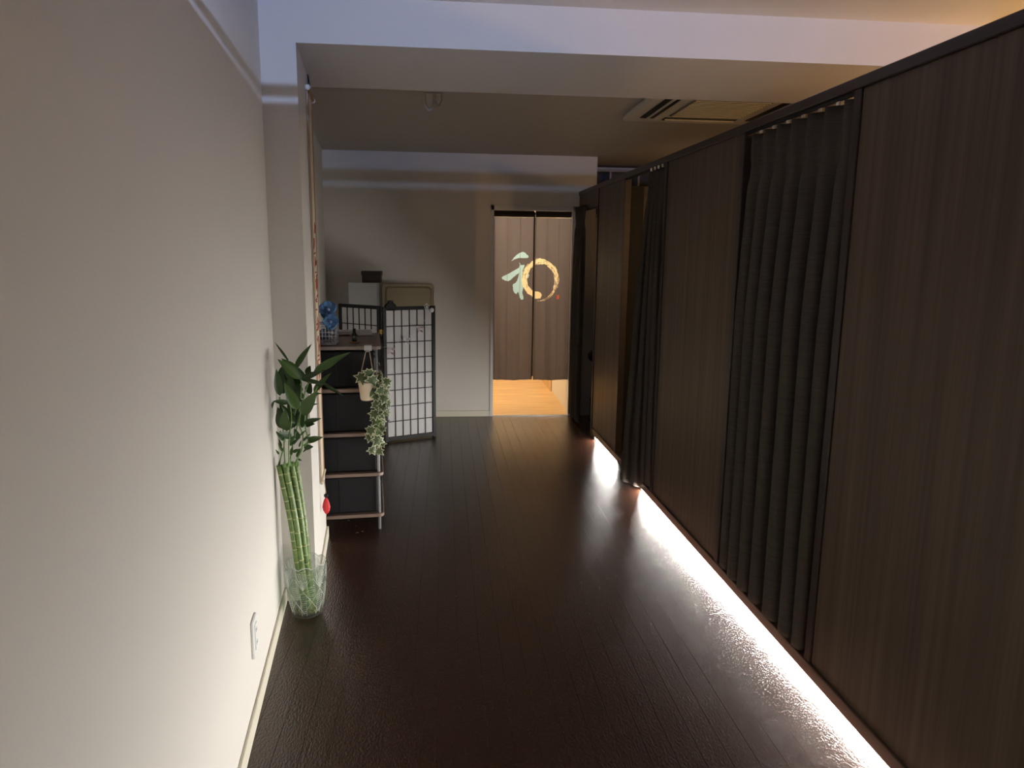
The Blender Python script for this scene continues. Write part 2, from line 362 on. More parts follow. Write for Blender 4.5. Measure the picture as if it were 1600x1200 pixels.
# ------------------------------------------------------------------ curtains
def curtain(ya, yb, z0, xo, amp, folds, label, hooks=True, ztop=None, flare=0.0, swing=0.0, z0in=None, seed=1, sub=18, bulge=0.016):
    """u runs from the far edge (yb) to the near edge (ya), v from the heading down"""
    rnd = random.Random(seed)
    ph = [rnd.uniform(-0.25, 0.25) for _ in range(folds+1)]
    am = [rnd.uniform(0.7, 1.25) for _ in range(folds+1)]
    t = thing('curtain', (xp(ya)+xo, (ya+yb)/2, z0), label, 'curtain', 'dark pleated curtains of the partition openings')
    def pt(u, v):
        y = yb+(ya-yb)*u
        y += (0.5-u)*flare*v
        zT = (ztop if ztop else zt(y)-0.054)
        k = u*folds; i = min(int(k), folds-1); fr = k-i
        a = am[i]*(1-fr)+am[i+1]*fr; p = ph[i]*(1-fr)+ph[i+1]*fr
        s = math.sin(2*PI*(k+p*v)-PI/2)
        pinch = 1-0.55*math.exp(-((v-0.075)/0.025)**2)
        env = (0.45+0.55*min(1, v*2.6))*pinch
        zb = z0 if z0in is None else z0+(z0in-z0)*min(1, max(0, (u-0.45)*6))
        zz = zT+(zb-zT)*v + (0.010*s*a if v > 0.99 else 0)
        sharp = max(0.0, 0.55-v*2.2)                     # pinched pleats open into round folds
        w = s*(1-sharp)+sharp*(2*(0.5+0.5*s)**4-1)
        x = xp(y)+xo-amp*a*env*w-swing*v*max(0.0, 1-u*1.9)+(0.02*v*max(0, u-0.5) if swing else 0)
        y += bulge*min(1, v*3)*math.sin(2*(2*PI*(k+p*v)-PI/2))
        return (x, y, zz)
    MB().grid(pt, folds*sub, 64).build('drape', M['curtain'], t, smooth=True, solid=0.003)
    if hooks:
        for i in range(folds):
            y = yb+(ya-yb)*(i+0.98)/folds; z = zt(y)-0.054
            MB().box((xp(y)+xo-0.012, y-0.008, z-0.004), (xp(y)+xo-0.004, y+0.008, z+0.014)).build('hook', M['white'], t)
    return t
C1 = curtain(P1E+0.040, O1E-0.002, 0.085, 0.026, 0.046, 7, 'wide dark grey curtain drawn across the nearest opening', seed=3)
C2 = curtain(P2E+0.060, P2E+0.36, 0.035, 0.0, 0.024, 4, 'dark curtain bunched at the near side of the middle opening', seed=5, flare=0.12, swing=0.09, z0in=0.10)
C3 = curtain(6.34, 6.70, 0.03, -0.035, 0.030, 4, 'nearly black curtain bunched beside the doorway in the farthest opening', hooks=False, ztop=1.985, seed=8, flare=0.02)
for ya, yb, lab, zo in ((P1E+0.04, O1E, 'dark curtain track over the nearest opening', 0), (P2E+0.055, O2E, 'dark curtain track over the middle opening', 0), (P3E+0.03, YB, 'dark curtain track under the header of the farthest opening', 0.139)):
    t = thing('curtain_rail', (xp(ya), (ya+yb)/2, zt(ya)-0.05), lab, 'curtain rail')
    pseg(ya+0.002, yb-0.002, lambda y: zt(y)-RAIL-0.012-zo, lambda y: zt(y)-RAIL-zo, 0.006, 0.012).build('track', M['black'], t)
    pseg(ya+0.002, yb-0.002, lambda y: zt(y)-RAIL-0.012-zo, lambda y: zt(y)-RAIL-zo, 0.018, 0.024).build('track', M['chrome'], t)
#@@PART2@@
# ------------------------------------------------------------------ slot lamp added out of view above the camera (shaped to throw the cool band of light on beam and walls)
LX, LY, LZ = 0.35, 0.0, 2.073
sl = thing('added_slot_lamp', (LX, LY, 2.5), 'black slotted lamp box added out of view above the camera for the cool light band', 'lamp')
FD, HWD = 0.35, 0.23
m = MB()
m.box((LX-HWD, LY-0.05, LZ-0.03), (LX+HWD, LY+FD, LZ-0.012))                               # floor of the box
m.box((LX-HWD, LY-0.05, LZ+0.122), (LX+HWD, LY+FD, LZ+0.135))                              # hood
m.box((LX-HWD, LY-0.06, LZ-0.03), (LX+HWD, LY-0.05, LZ+0.135))                             # back
for sx in (-1, 1): m.box((LX+sx*HWD-0.005, LY-0.05, LZ-0.03), (LX+sx*HWD+0.005, LY+FD, LZ+0.135))
m.build('housing', M['black'], sl)
MB().box((LX-HWD, LY+FD-0.004, LZ-0.03), (LX+HWD, LY+FD, LZ+0.0032)).build('front_lip', M['black'], sl)
MB().box((LX-HWD, LY+FD-0.004, LZ+0.0056), (LX+HWD, LY+FD, LZ+0.0111)).build('louvre', M['black'], sl)  # added slat, sized to leave a dark stripe in the light band
for sx in (-1, 1): MB().tube([(LX+sx*0.15, LY+0.1, LZ+0.13), (LX+sx*0.15, LY+0.1, ZN)], 0.004, 8).build('suspension_rod', M['black'], sl)
plight('lamp_light', (LX, LY, LZ), UPLIGHT_POWER, UPLIGHT_COLOR, sl, 0.0015)

# ------------------------------------------------------------------ ceiling cassette, ceiling rosette, outlet
ac = thing('air_conditioner', (1.655, 4.40, ZF), 'white ceiling cassette air conditioner above the partition', 'air conditioner')
AX0, AX1, AY0, AY1, AZ = 1.18, 2.13, 3.92, 4.87, ZF-0.035
M['acw'] = mat('ac_white', (0.62, 0.60, 0.55), 0.5)
M['grille'] = mat('ac_grille', (0.16, 0.15, 0.12), 0.6)
MB().box((AX0,AY0,AZ), (AX1,AY1,ZF)).build('panel', M['acw'], ac, bevel=0.012, seg=2)
MB().box((1.43,4.16,AZ-0.006), (1.90,4.64,AZ+0.002)).build('intake_grille', M['grille'], ac, bevel=0.002)
for k in range(12): MB().box((1.44,4.18+k*0.039,AZ-0.010), (1.89,4.188+k*0.039,AZ-0.005)).build('grille_slat', M['acw'], ac)
for (a, b) in (((1.262,4.06),(1.352,4.73)), ((1.965,4.06),(2.055,4.73)), ((1.42,4.70),(1.90,4.78)), ((1.42,4.02),(1.90,4.10))):
    s = MB().box((a[0],a[1],AZ-0.004), (b[0],b[1],AZ+0.002)).build('air_slot', M['black'], ac)
    lx, ly = b[0]-a[0], b[1]-a[1]
    for fr in (0.5,):
        if lx < ly: MB().box((a[0]+lx*fr-0.006,a[1]+0.01,AZ-0.012),(a[0]+lx*fr+0.006,b[1]-0.01,AZ-0.003)).build('vane', M['acw'], s)
        else: MB().box((a[0]+0.01,a[1]+ly*fr-0.006,AZ-0.012),(b[0]-0.01,a[1]+ly*fr+0.006,AZ-0.003)).build('vane', M['acw'], s)
ch = thing('ceiling_hook', (-0.06, 4.40, ZF), 'small pale plastic double hook under the far ceiling', 'hook')
M['pale'] = mat('pale_plastic', (0.52, 0.50, 0.46), 0.4)
MB().box((-0.115,4.385,ZF-0.008),(-0.005,4.415,ZF)).build('base_plate', M['pale'], ch, bevel=0.003)
def ubar(x0, x1, dz, r): return MB().tube(curve_pts([(x0,4.40,ZF-0.006),(x0,4.40,ZF-dz*0.6),((x0+x1)/2,4.40,ZF-dz),(x1,4.40,ZF-dz*0.6),(x1,4.40,ZF-0.006)],6), r, 8)
ubar(-0.108,-0.058,0.095,0.007).build('loop', M['pale'], ch, smooth=True)
ubar(-0.048,-0.014,0.070,0.005).build('loop', M['pale'], ch, smooth=True)

ot = thing('wall_outlet', (wx(2.23), 2.23, 0.275), 'white double socket plate low on the left wall', 'outlet')
def wp(y, z, d): return Vector((wx(y)+d*0.995, y+d*0.1, z))
def wall_plate(y0, y1, z0, z1, d0, d1):
    m = MB(); vs = [wp(y,z,d) for d in (d0,d1) for y, z in ((y0,z0),(y1,z0),(y1,z1),(y0,z1))]
    return m.add(vs, [(0,1,2,3),(7,6,5,4),(0,4,5,1),(1,5,6,2),(2,6,7,3),(3,7,4,0)])
wall_plate(2.188,2.268,0.212,0.338,0.0,0.009).build('cover_plate', M['white'], ot, bevel=0.003, seg=2)
wall_plate(2.212,2.246,0.232,0.318,0.009,0.012).build('socket_block', M['white'], ot, bevel=0.001)
for zz in (0.297, 0.253):
    for yy in (2.221, 2.234): wall_plate(yy,yy+0.003,zz-0.007,zz+0.007,0.012,0.0125).build('socket_slot', M['dgrey'], ot)

# ------------------------------------------------------------------ split curtain (noren) in the doorway
M['noren'] = cloth_translucent('noren_cloth', (0.080, 0.068, 0.064), (0.132, 0.124, 0.148), 0.55)
M['norenband'] = cloth_translucent('noren_band', (0.045, 0.038, 0.038), (0.11, 0.10, 0.10), 0.45)
M['mint'] = cloth_translucent('noren_mint', (0.42, 0.62, 0.58), (0.42, 0.72, 0.95), 0.55)
M['gold'] = cloth_translucent('noren_gold', (0.66, 0.48, 0.24), (0.86, 0.80, 0.60), 0.6)
M['seal'] = cloth_translucent('noren_seal', (0.6, 0.09, 0.04), (0.75, 0.14, 0.08), 0.5)
YN = 6.80
nr = thing('noren', (0.83, YN, 1.93), 'brown split doorway curtain with a gold ring and a pale green character', 'curtain')
def E8(x, y):                                    # design coordinates -> metres on the cloth
    p = at(760+x/10, 370+y/10, YN); return (p.x, p.z)
CHAR = [
 [(390,378),(420,335),(460,290),(520,250),(570,232),(600,245),(655,295),(660,320),(640,330),(560,328),(500,330),(440,350)],
 [(512,388),(525,410),(540,440),(585,436),(600,445),(570,520),(560,600),(565,700),(578,790),(560,870),(582,950),(570,978),(540,980),(520,940),(500,860),(490,860),(470,888),(440,875),(420,840),(410,760),(418,735),(455,715),(480,680),(500,620),(512,560),(470,590),(420,630),(380,670),(345,690),(300,685),(245,655),(240,632),(265,612),(340,580),(420,530),(510,480),(520,440)],
 [(648,590),(665,580),(668,600),(655,640),(640,650)]]
CHAR = [[E8(*p) for p in q] for q in CHAR]
def inpoly(x, z, poly):
    c = False; j = len(poly)-1
    for i in range(len(poly)):
        if (poly[i][1] > z) != (poly[j][1] > z) and x < (poly[j][0]-poly[i][0])*(z-poly[i][1])/(poly[j][1]-poly[i][1])+poly[i][0]: c = not c
        j = i
    return c
o0, ox, oy_ = E8(0,0), E8(1000,0), E8(0,1000)
def design(x, z): return ((x-o0[0])/(ox[0]-o0[0])*1000, (z-o0[1])/(oy_[1]-o0[1])*1000)
_h = [random.random() for _ in range(4096)]
def streak(k, a):                                 # streaks that run along the brush stroke
    i = int(a*7); f = a*7-i; g = lambda q: _h[(k*131+q*17) % 4096]
    return g(i)*(1-f)+g(i+1)*f
def gold_at(u, w):
    dx, dy = u-855, w-642
    ang = math.atan2(dy, dx); r = math.hypot(dx/295.0, dy/317.0)       # outer = 1
    a = (math.degrees(ang)-88) % 360               # 0 at the bottom, runs clockwise round the left
    thick = 0.29 if a < 200 else 0.29-(min(a, 285)-200)/85*0.05
    ro = 1.0+0.012*math.sin(3*ang)
    if a < 12 and r > 1.01: a += 360
    if a > 285:                                    # tail frays out below the start of the stroke
        f = (a-285)/84; ro = 1.0+0.14*f; thick = 0.24*(1-f)**0.9+0.03
        if a > 338 and r < 1.0: return False
    if a > 369: return False
    q = (ro-r)/thick
    if q < 0 or q > 1:
        return False
    k = int(q*13); s = streak(k, (a/360)*5.0+k*0.37)
    edge = 0.38 if (q < 0.16 or q > 0.84) else 0.12
    if a > 170: edge += 0.06
    if a > 280: edge += 0.22
    if a < 20: edge = 0.05
    return s > edge
def blob(u, w): return ((u-800)/80.0)**2+((w-903)/58.0)**2 < 1
def cloth_y(x, z):
    h = (1.93-z)/1.57
    return YN + 0.006*math.sin(x*34+1.0)*(0.4+h*0.7) + 0.004*math.sin(x*71+2*z)*h
for xa, xb, hang in ((0.464, 0.842, 0.355), (0.855, 1.196, 0.353)):
    step = 0.0036; nu = int((xb-xa)/step); parts = {k: MB() for k in ('split_panel','ring_emblem','character_emblem','seal')}
    nz = int((1.895-hang)/step)
    idx = {}
    def vert(mb, key, i, j):
        if (key,i,j) not in idx:
            x = xa+(xb-xa)*i/nu; z = 1.895+(hang-1.895)*j/nz
            tt = j/nz; z += -0.006*math.sin(PI*(x-xa)/(xb-xa))*tt
            x += 0.004*(tt-0.5)*math.sin(z*2)
            idx[(key,i,j)] = len(mb.v); mb.v.append((x, cloth_y(x,z), z))
        return idx[(key,i,j)]
    for j in range(nz):
        z = 1.895+(hang-1.895)*(j+0.5)/nz
        for i in range(nu):
            x = xa+(xb-xa)*(i+0.5)/nu; u, w = design(x, z); key = 'split_panel'
            if 220 < u < 1180 and 200 < w < 1010:
                if gold_at(u, w) or blob(u, w): key = 'ring_emblem'
                elif any(inpoly(x, z, q) for q in CHAR): key = 'character_emblem'
                elif 1120 < u < 1158 and 893 < w < 962: key = 'seal'
            mb = parts[key]; mb.f.append(tuple(vert(mb,key,*c) for c in ((i,j+1),(i+1,j+1),(i+1,j),(i,j)))); mb.m.append(0)
    main = parts['split_panel'].build('split_panel', M['noren'], nr, smooth=True)
    for key, mm, lab in (('ring_emblem','gold','brushed gold ring'), ('character_emblem','mint','pale green brush strokes of a character'), ('seal','seal','small red seal mark')):
        if parts[key].f: parts[key].build(key, M[mm], main, smooth=True, label=lab)
    MB().grid(lambda a, b: (xa-0.001+(xb-xa+0.002)*a, YN-0.009, 1.954-0.058*b), 12, 2).build('top_band', M['norenband'], nr, solid=0.002)
    for fx in (0.34, 0.66):                           # sewn loop seams
        x = xa+(xb-xa)*fx
        MB().grid(lambda a, b: (x-0.0012+0.0024*a, cloth_y(x, 1.895-(1.895-hang)*b)-0.003, 1.895-(1.895-hang)*b), 1, 40).build('seam', M['norenband'], nr)
    for xe in (xa+0.002, xb-0.002):
        MB().grid(lambda a, b: (xe-0.003+0.006*a, cloth_y(xe, 1.895-(1.895-hang)*b)-0.002, 1.895-(1.895-hang)*b), 1, 40).build('hem', M['norenband'], nr)
MB().grid(lambda a, b: (0.842+0.013*a, YN+0.010, 1.945-1.56*b), 2, 10).build('join_strip', M['black'], nr, solid=0.001)
MB().tube([(DX0+0.03,YN,1.928),(DX1-0.03,YN,1.928)], 0.006, 10).build('rod', M['black'], nr)

# ------------------------------------------------------------------ shoji folding screen
M['scrframe'] = mat('screen_black_wood', (0.011, 0.010, 0.010), 0.5, spec=0.3)
M['paper'] = cloth_translucent('shoji_paper', (0.72, 0.71, 0.71), (0.55, 0.54, 0.53), 0.3)
SA, SB, SL = Vector((-0.500,5.782,0)), Vector((-0.080,5.982,0)), Vector((-0.876,6.075,0))
sc = thing('folding_screen', SA, 'black framed folding screen with white paper panes beside the shelf', 'screen')
def screen_panel(p, q, h, label):
    d = (q-p); L = d.length; d.normalize(); n = Vector((d.y,-d.x,0)); up = Vector((0,0,1))
    def bar(s0, s1, z0, z1, th, name, mm, par, **k):
        c = p+d*((s0+s1)/2)+up*((z0+z1)/2)
        return MB().obox(c, d*(s1-s0)/2, n*th/2, up*(z1-z0)/2).build(name, mm, par, **k)
    fw = 0.028
    root = bar(0, fw, 0.0, h, 0.02, 'panel_frame', M['scrframe'], sc, bevel=0.002)
    bar(L-fw, L, 0.0, h, 0.02, 'stile', M['scrframe'], root, bevel=0.002)
    bar(fw, L-fw, h-fw, h, 0.02, 'rail', M['scrframe'], root); bar(fw, L-fw, 0.012, 0.012+fw, 0.02, 'rail', M['scrframe'], root)
    i0, i1, z0, z1 = fw, L-fw, 0.012+fw, h-fw
    nc, nr_ = 6, 8
    for k in range(1, nc): s = i0+(i1-i0)*k/nc; bar(s-0.004, s+0.004, z0, z1, 0.010, 'lattice_bar', M['scrframe'], root)
    for k in range(1, nr_): z = z0+(z1-z0)*k/nr_; bar(i0, i1, z-0.0035, z+0.0035, 0.009, 'lattice_bar', M['scrframe'], root)
    for a in range(nc):
        for b in range(nr_):
            c = p+d*(i0+(i1-i0)*(a+0.5)/nc)+up*(z0+(z1-z0)*(b+0.5)/nr_)-n*0.001
            MB().obox(c, d*((i1-i0)/nc/2-0.0035), n*0.0008, up*((z1-z0)/nr_/2-0.003)).build('paper_pane', M['paper'], root)
    return d, n
dR, nR = screen_panel(SA+Vector((0.006,0.002,0)), SB, 1.118, 'right')
screen_panel(SL, SA+Vector((-0.016,0.014,0)), 1.125, 'left')
M['brass'] = mat('brass', (0.75, 0.52, 0.16), 0.25, metal=1.0)
for z in (0.20, 0.92):
    MB().tube([SA+Vector((-0.006,-0.012,z-0.022)), SA+Vector((-0.006,-0.012,z+0.022))], 0.005, 10).box(tuple(SA+Vector((-0.026,-0.010,z-0.016))), tuple(SA+Vector((0.012,-0.004,z+0.016)))).build('hinge', M['brass'], sc, label='brass hinge')
MB().obox(SA+dR*0.033+Vector((0,0,0.178))+nR*0.0055, (dR*0.8+Vector((0,0,0.6)))*0.018, nR*0.0006, (Vector((0,0,0.8))-dR*0.6)*0.0035).build('paper_tear', M['scrframe'], sc)

# claw clip, wire clip and butterfly garland on the screen
def on_scr(s, z, off): return SA+dR*s+Vector((0,0,z))+nR*off
cp = thing('claw_clip', on_scr(0.075,1.118,0), 'black claw clip gripping the top rail of the folding screen', 'hair clip')
m = MB()
for sg in (-1, 1):
    c = on_scr(0.075, 1.118, 0)
    pts = [(-0.040,-0.012),(-0.044,0.004),(-0.030,0.020),(-0.014,0.028),(-0.016,0.044),(0.014,0.044),(0.012,0.030),(0.028,0.020),(0.042,0.002),(0.040,-0.014)]
    for i, pa in enumerate(pts[:-1]):
        pb = pts[i+1]
        m.tube([c+dR*pa[0]+Vector((0,0,pa[1]))+nR*sg*0.014, c+dR*pb[0]+Vector((0,0,pb[1]))+nR*sg*0.013], 0.005, 6)
    m.add([c+dR*a+Vector((0,0,b))+nR*sg*0.0145 for a, b in pts]+[c+dR*a+Vector((0,0,b))+nR*sg*0.0115 for a, b in pts], [tuple(range(10)), tuple(range(19,9,-1))])
m.build('jaws', M['black'], cp)
m = MB()
for k in range(7): m.tube([on_scr(0.043+k*0.011,1.106,0.013), on_scr(0.044+k*0.011,1.086,0.016)], 0.0025, 5)
m.build('teeth', M['black'], cp)
wc = thing('wire_clip', on_scr(0.385,1.118,0.013), 'white star shaped wire clip on the right corner of the folding screen', 'clip')
stp = [on_scr(0.385+0.026*f*math.cos(PI/2+k*PI/5), 1.112+0.026*f*math.sin(PI/2+k*PI/5), 0.014) for k in range(11) for f in ((1.0,) if k % 2 == 0 else (0.62,))]
MB().tube(stp, 0.0028, 6).build('wire', M['white'], wc)
MB().box(tuple(on_scr(0.378,1.10,0.010)), tuple(on_scr(0.392,1.118,0.014)+Vector((0.002,0.002,0)))).build('clasp', M['white'], wc)
gl = thing('butterfly_garland', on_scr(0.40,1.09,0.02), 'thin string of pale pink and white fabric butterflies across the folding screen', 'garland')
gp = [on_scr(0.40,1.095,0.016), on_scr(0.37,1.01,0.018), on_scr(0.335,0.96,0.018), on_scr(0.28,0.915,0.018), on_scr(0.215,0.87,0.018), on_scr(0.13,0.83,0.018), on_scr(0.06,0.80,0.018), on_scr(0.0,0.795,0.018), on_scr(-0.03,0.795,0.018)]
M['string'] = mat('string', (0.55,0.55,0.55), 0.6)
MB().tube(curve_pts(gp,4), 0.0011, 5).build('string', M['string'], gl)
MB().ball(on_scr(0.428,1.083,0.018), 0.020, 12).build('pompom', M['white'], gl, smooth=True)
M['pink'] = cloth_translucent('pink_gauze', (0.56,0.44,0.45), (0.5,0.4,0.42), 0.4)
M['gauze'] = cloth_translucent('white_gauze', (0.66,0.68,0.70), (0.6,0.6,0.62), 0.4)
for s, z, mm in ((0.315,0.935,'pink'), (0.20,0.842,'gauze'), (0.058,0.765,'pink')):
    body = MB().tube([on_scr(s,z-0.012,0.024), on_scr(s+0.003,z+0.014,0.026)], [0.002,0.003], 6).build('butterfly', M['string'], gl)
    for sg in (-1, 1):
        for (wd, hh, up) in ((0.040,0.026,0.010), (0.026,0.022,-0.012)):
            prof = [(0,0),(0.35,0.75),(0.8,1.0),(1.0,0.6),(0.9,0.0),(0.5,-0.25)]
            MB().add([on_scr(s+sg*wd*a*0.9, z+up+hh*b*0.8*(1 if up > 0 else -1)*0.9-0.004, 0.024+0.016*a) for a, b in prof], [tuple(range(6))]).build('wing', M[mm], body, solid=0.0008)

# ------------------------------------------------------------------ things stored behind the screen
M['carton'] = mat('white_carton', (0.62, 0.63, 0.64), 0.7)
wbx = thing('white_carton', (-0.70, 6.55, 0), 'tall white carton standing behind the left leaf of the folding screen', 'box')
MB().box((-0.848,6.47,0),(-0.600,6.66,1.285)).build('body', M['carton'], wbx, bevel=0.002)
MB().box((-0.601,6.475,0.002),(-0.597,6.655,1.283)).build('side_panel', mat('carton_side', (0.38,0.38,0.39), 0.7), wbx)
M['dkbox'] = mat('dark_brown_box', (0.045, 0.028, 0.022), 0.6)
bx = thing('lidded_box', (-0.65, 6.56, 1.285), 'small dark brown lidded box on top of the white carton', 'box')
MB().box((-0.730,6.49,1.2855),(-0.572+0.006,6.63,1.352)).build('body', M['dkbox'], bx, bevel=0.002)
MB().box((-0.735,6.485,1.352),(-0.560,6.635,1.388)).build('lid', mat('box_lid', (0.020,0.013,0.011), 0.5), bx, bevel=0.002)
M['beige'] = mat('beige_board', (0.42, 0.36, 0.24), 0.55)
bd = thing('beige_board', (-0.33, 6.66, 0), 'beige rounded-corner board leaning on the back wall behind the screen', 'board')
def rrect(x0, x1, z0, z1, r, n=6):
    out = []
    for cx, cz, a0 in ((x1-r,z1-r,0),(x0+r,z1-r,PI/2),(x0+r,z0+r,PI),(x1-r,z0+r,3*PI/2)):
        for k in range(n+1): a = a0+PI/2*k/n; out.append((cx+r*math.cos(a), cz+r*math.sin(a)))
    return out
def lean(x, z, off): return (x, 6.735-0.11*(1-z/1.268)-off, z)
def slab(poly, o0, o1):
    n = len(poly); return MB().add([lean(x,z,o0) for x, z in poly]+[lean(x,z,o1) for x, z in poly], [tuple(range(n-1,-1,-1)), tuple(range(n,2*n))]+[(i,(i+1)%n,n+(i+1)%n,n+i) for i in range(n)])
slab(rrect(-0.572,-0.097,0.003,1.268,0.03), -0.012, 0.012).build('board', M['beige'], bd)
slab(rrect(-0.535,-0.130,0.04,1.236,0.035), 0.012, 0.020).build('raised_face', mat('beige_face',(0.36,0.30,0.19),0.5), bd, bevel=0.004)
pts = rrect(-0.542,-0.123,0.033,1.243,0.038); MB().tube([lean(x,z,0.014) for x, z in pts+pts[:1]], 0.004, 6).build('piping', mat('beige_piping',(0.25,0.20,0.12),0.5), bd)
MB().box((-0.099,6.70,1.11),(-0.088,6.735,1.20)).build('handle', M['white'], bd, bevel=0.002)

# ------------------------------------------------------------------ shelf rack behind the pillar
M['walnut'] = mat('shelf_board', (0.17, 0.115, 0.09), 0.4, vary=((6,60,60), (0.22,0.155,0.125)))
M['greybrown'] = mat('shelf_top', (0.17, 0.135, 0.115), 0.45, vary=((60,6,60), (0.21,0.17,0.145)))
SX0, SX1, SY0, SY1 = -0.772, -0.340, 3.848, 4.55
SKEW = math.atan(0.1006)
sh = thing('shelf_rack', (SX1, SY0, 0), 'tall rack of round-cornered brown shelves on steel posts behind the pillar', 'shelf')
for k, z in enumerate((0.095, 0.332, 0.560, 0.806, 1.037)):
    out = rrect(SX0, SX1, SY0, SY1, 0.03)
    MB().prism(out, z-0.020, z).build('board', M['greybrown'] if k == 4 else M['walnut'], sh, bevel=0.003)
for x in (-0.752, -0.366):
    for y in (3.868, 4.53): MB().tube([(x,y,0),(x,y,1.017)], 0.0085, 12).build('post', mat('grey_steel_post', (0.30,0.31,0.32), 0.4, metal=0.2), sh, smooth=True)
sh.rotation_euler.z = SKEW
M['bin'] = mat('black_fabric', (0.0075, 0.0075, 0.009), 0.75, spec=0.3, bump=((120,120,120),0.2,0.002))
for k, (z0, z1, w) in enumerate(((0.097,0.300,'bottom'),(0.334,0.528,'second'),(0.562,0.775,'third'),(0.808,1.005,'top'))):
    lab = {'bottom':'black fabric storage bin on the lowest shelf of the rack','second':'black fabric storage bin with a white tag on the second shelf up','third':'black fabric storage bin behind the trailing ivy on the third shelf','top':'black fabric storage bin on the highest level under the shelf top'}[w]
    b = thing('storage_bin', (SX1, SY0, z0), lab, 'storage bin', 'black bins of the shelf rack')
    MB().box((-0.742,3.882,z0),(-0.378,4.45,z1)).build('body', M['bin'], b, bevel=0.008, seg=2)
    MB().box((-0.582,3.8795,z0+0.006),(-0.577,3.883,z1-0.006)).build('seam', M['black'], b)
    h = MB().tube(curve_pts([(-0.376,4.06,z1-0.045),(-0.352,4.08,z1-0.10),(-0.350,4.16,z1-0.115),(-0.352,4.24,z1-0.10),(-0.376,4.26,z1-0.045)],5), 0.006, 6).build('handle', M['black'], b)
    b.rotation_euler.z = SKEW
    if w == 'second': MB().box((-0.377,4.10,z1-0.045),(-0.3745,4.16,z1-0.002)).build('tag', M['white'], b)

# things on the shelf top
ZS = 1.0372
M['basket'] = mat('white_basket', (0.55,0.58,0.68), 0.45)
bk = thing('lattice_basket', (-0.635, 3.945, ZS), 'small white lattice basket holding blue cloth flowers on the shelf', 'basket')
BX0, BX1, BY0, BY1, BZ = -0.690, -0.585, 3.895, 3.995, 1.150
m = MB()
for k in range(7):
    f = k/6
    x = BX0+(BX1-BX0)*f; y = BY0+(BY1-BY0)*f
    for yy in (BY0, BY1): m.box((x-0.0017,yy-0.0012,ZS+0.002),(x+0.0017,yy+0.0012,BZ))
    for xx in (BX0, BX1): m.box((xx-0.0012,y-0.0017,ZS+0.002),(xx+0.0012,y+0.0017,BZ))
for k in range(6):
    z = ZS+0.004+(BZ-ZS-0.008)*k/5
    m.box((BX0,BY0-0.0015,z-0.0017),(BX1,BY0+0.0015,z+0.0017)); m.box((BX0,BY1-0.0015,z-0.0017),(BX1,BY1+0.0015,z+0.0017))
    m.box((BX0-0.0015,BY0,z-0.0017),(BX0+0.0015,BY1,z+0.0017)); m.box((BX1-0.0015,BY0,z-0.0017),(BX1+0.0015,BY1,z+0.0017))
m.build('lattice', M['basket'], bk)
MB().box((BX0,BY0,ZS),(BX1,BY1,ZS+0.003)).build('bottom', M['basket'], bk)
MB().tube([(BX0,BY0,BZ),(BX1,BY0,BZ),(BX1,BY1,BZ),(BX0,BY1,BZ),(BX0,BY0,BZ)], 0.004, 6).build('rim', M['basket'], bk)
M['blue'] = mat('blue_cloth', (0.060,0.16,0.36), 0.6, vary=((30,30,30),(0.12,0.26,0.48)))
M['lilac'] = mat('lilac_cloth', (0.16,0.20,0.42), 0.6, vary=((30,30,30),(0.22,0.30,0.52)))
def petal_mesh():
    m = MB(); m.grid(lambda u, v: (u*(1-0.1*u), (v-0.5)*0.9*math.sin(PI*min(1,0.08+u*0.92))**0.6*(1 if u < 0.97 else 0.3), 0.10*u*u+0.07*math.sin(v*PI*3)*u), 8, 6); return m
pm = None
def flower(c, r, mm, label, n, seed, faces):
    global pm
    f = thing('cloth_flower', c, label, 'artificial flower', 'blue cloth flowers in the basket'); rnd = random.Random(seed)
    for k in range(n):
        a = 2*PI*k/n*1.0+rnd.uniform(-0.25,0.25); el = rnd.uniform(-0.2,0.9)
        d = Vector((math.cos(a), -0.45*faces+0.2*math.sin(el), math.sin(a))).normalized(); nn = Vector((0,-1,0.2)); s = nn.cross(d).normalized(); nn = d.cross(s)
        o = petal_mesh().build('petal', M[mm], f, smooth=True, solid=0.03)
        R_ = Matrix((( d.x,s.x,nn.x),(d.y,s.y,nn.y),(d.z,s.z,nn.z))).to_4x4()
        o.matrix_basis = Matrix.Translation(Vector((0,0,0))) @ R_ @ Matrix.Scale(r*rnd.uniform(0.8,1.15),4)
        # geometry was built relative to the flower's place: shift back to local origin
        me = o.data; off = wloc(f)
        for v in me.vertices: v.co += off
    MB().ball(Vector(c)+Vector((0,-0.012,0)), r*0.2, 10).build('centre', M['lilac'], f, smooth=True)
flower((-0.622,3.915,1.226), 0.062, 'blue', 'upper deep blue cloth flower standing in the lattice basket', 8, 2, 1)
flower((-0.606,3.885,1.163), 0.052, 'blue', 'lower bright blue cloth flower hanging over the basket rim', 8, 5, 1)
MB().ball((-0.655,3.955,1.085), 0.028, 14, (1,0.8,1.3)).build('cotton_bundle', mat('shaded_cotton',(0.16,0.19,0.28),0.8,bump=((90,90,90),1.0,0.01)), None, smooth=True, label='white crumpled bundle, toned dark, inside the lattice basket', cat='filling', loc=(-0.652,3.945,1.06))  # white cotton toned dark for the shaded inside of the basket
tr = thing('pen_tray', (SX1, SY0, ZS), 'long shallow white tray at the back of the shelf top', 'tray')
MB().box((-0.655,4.40,ZS),(-0.385,4.49,ZS+0.004)).build('bottom', M['white'], tr)
for a, b in (((-0.655,4.40,ZS),(-0.385,4.404,ZS+0.027)), ((-0.655,4.486,ZS),(-0.385,4.49,ZS+0.027)), ((-0.655,4.404,ZS),(-0.651,4.486,ZS+0.027)), ((-0.389,4.404,ZS),(-0.385,4.486,ZS+0.027))):
    MB().box(a, b).build('side', M['white'], tr, bevel=0.001)
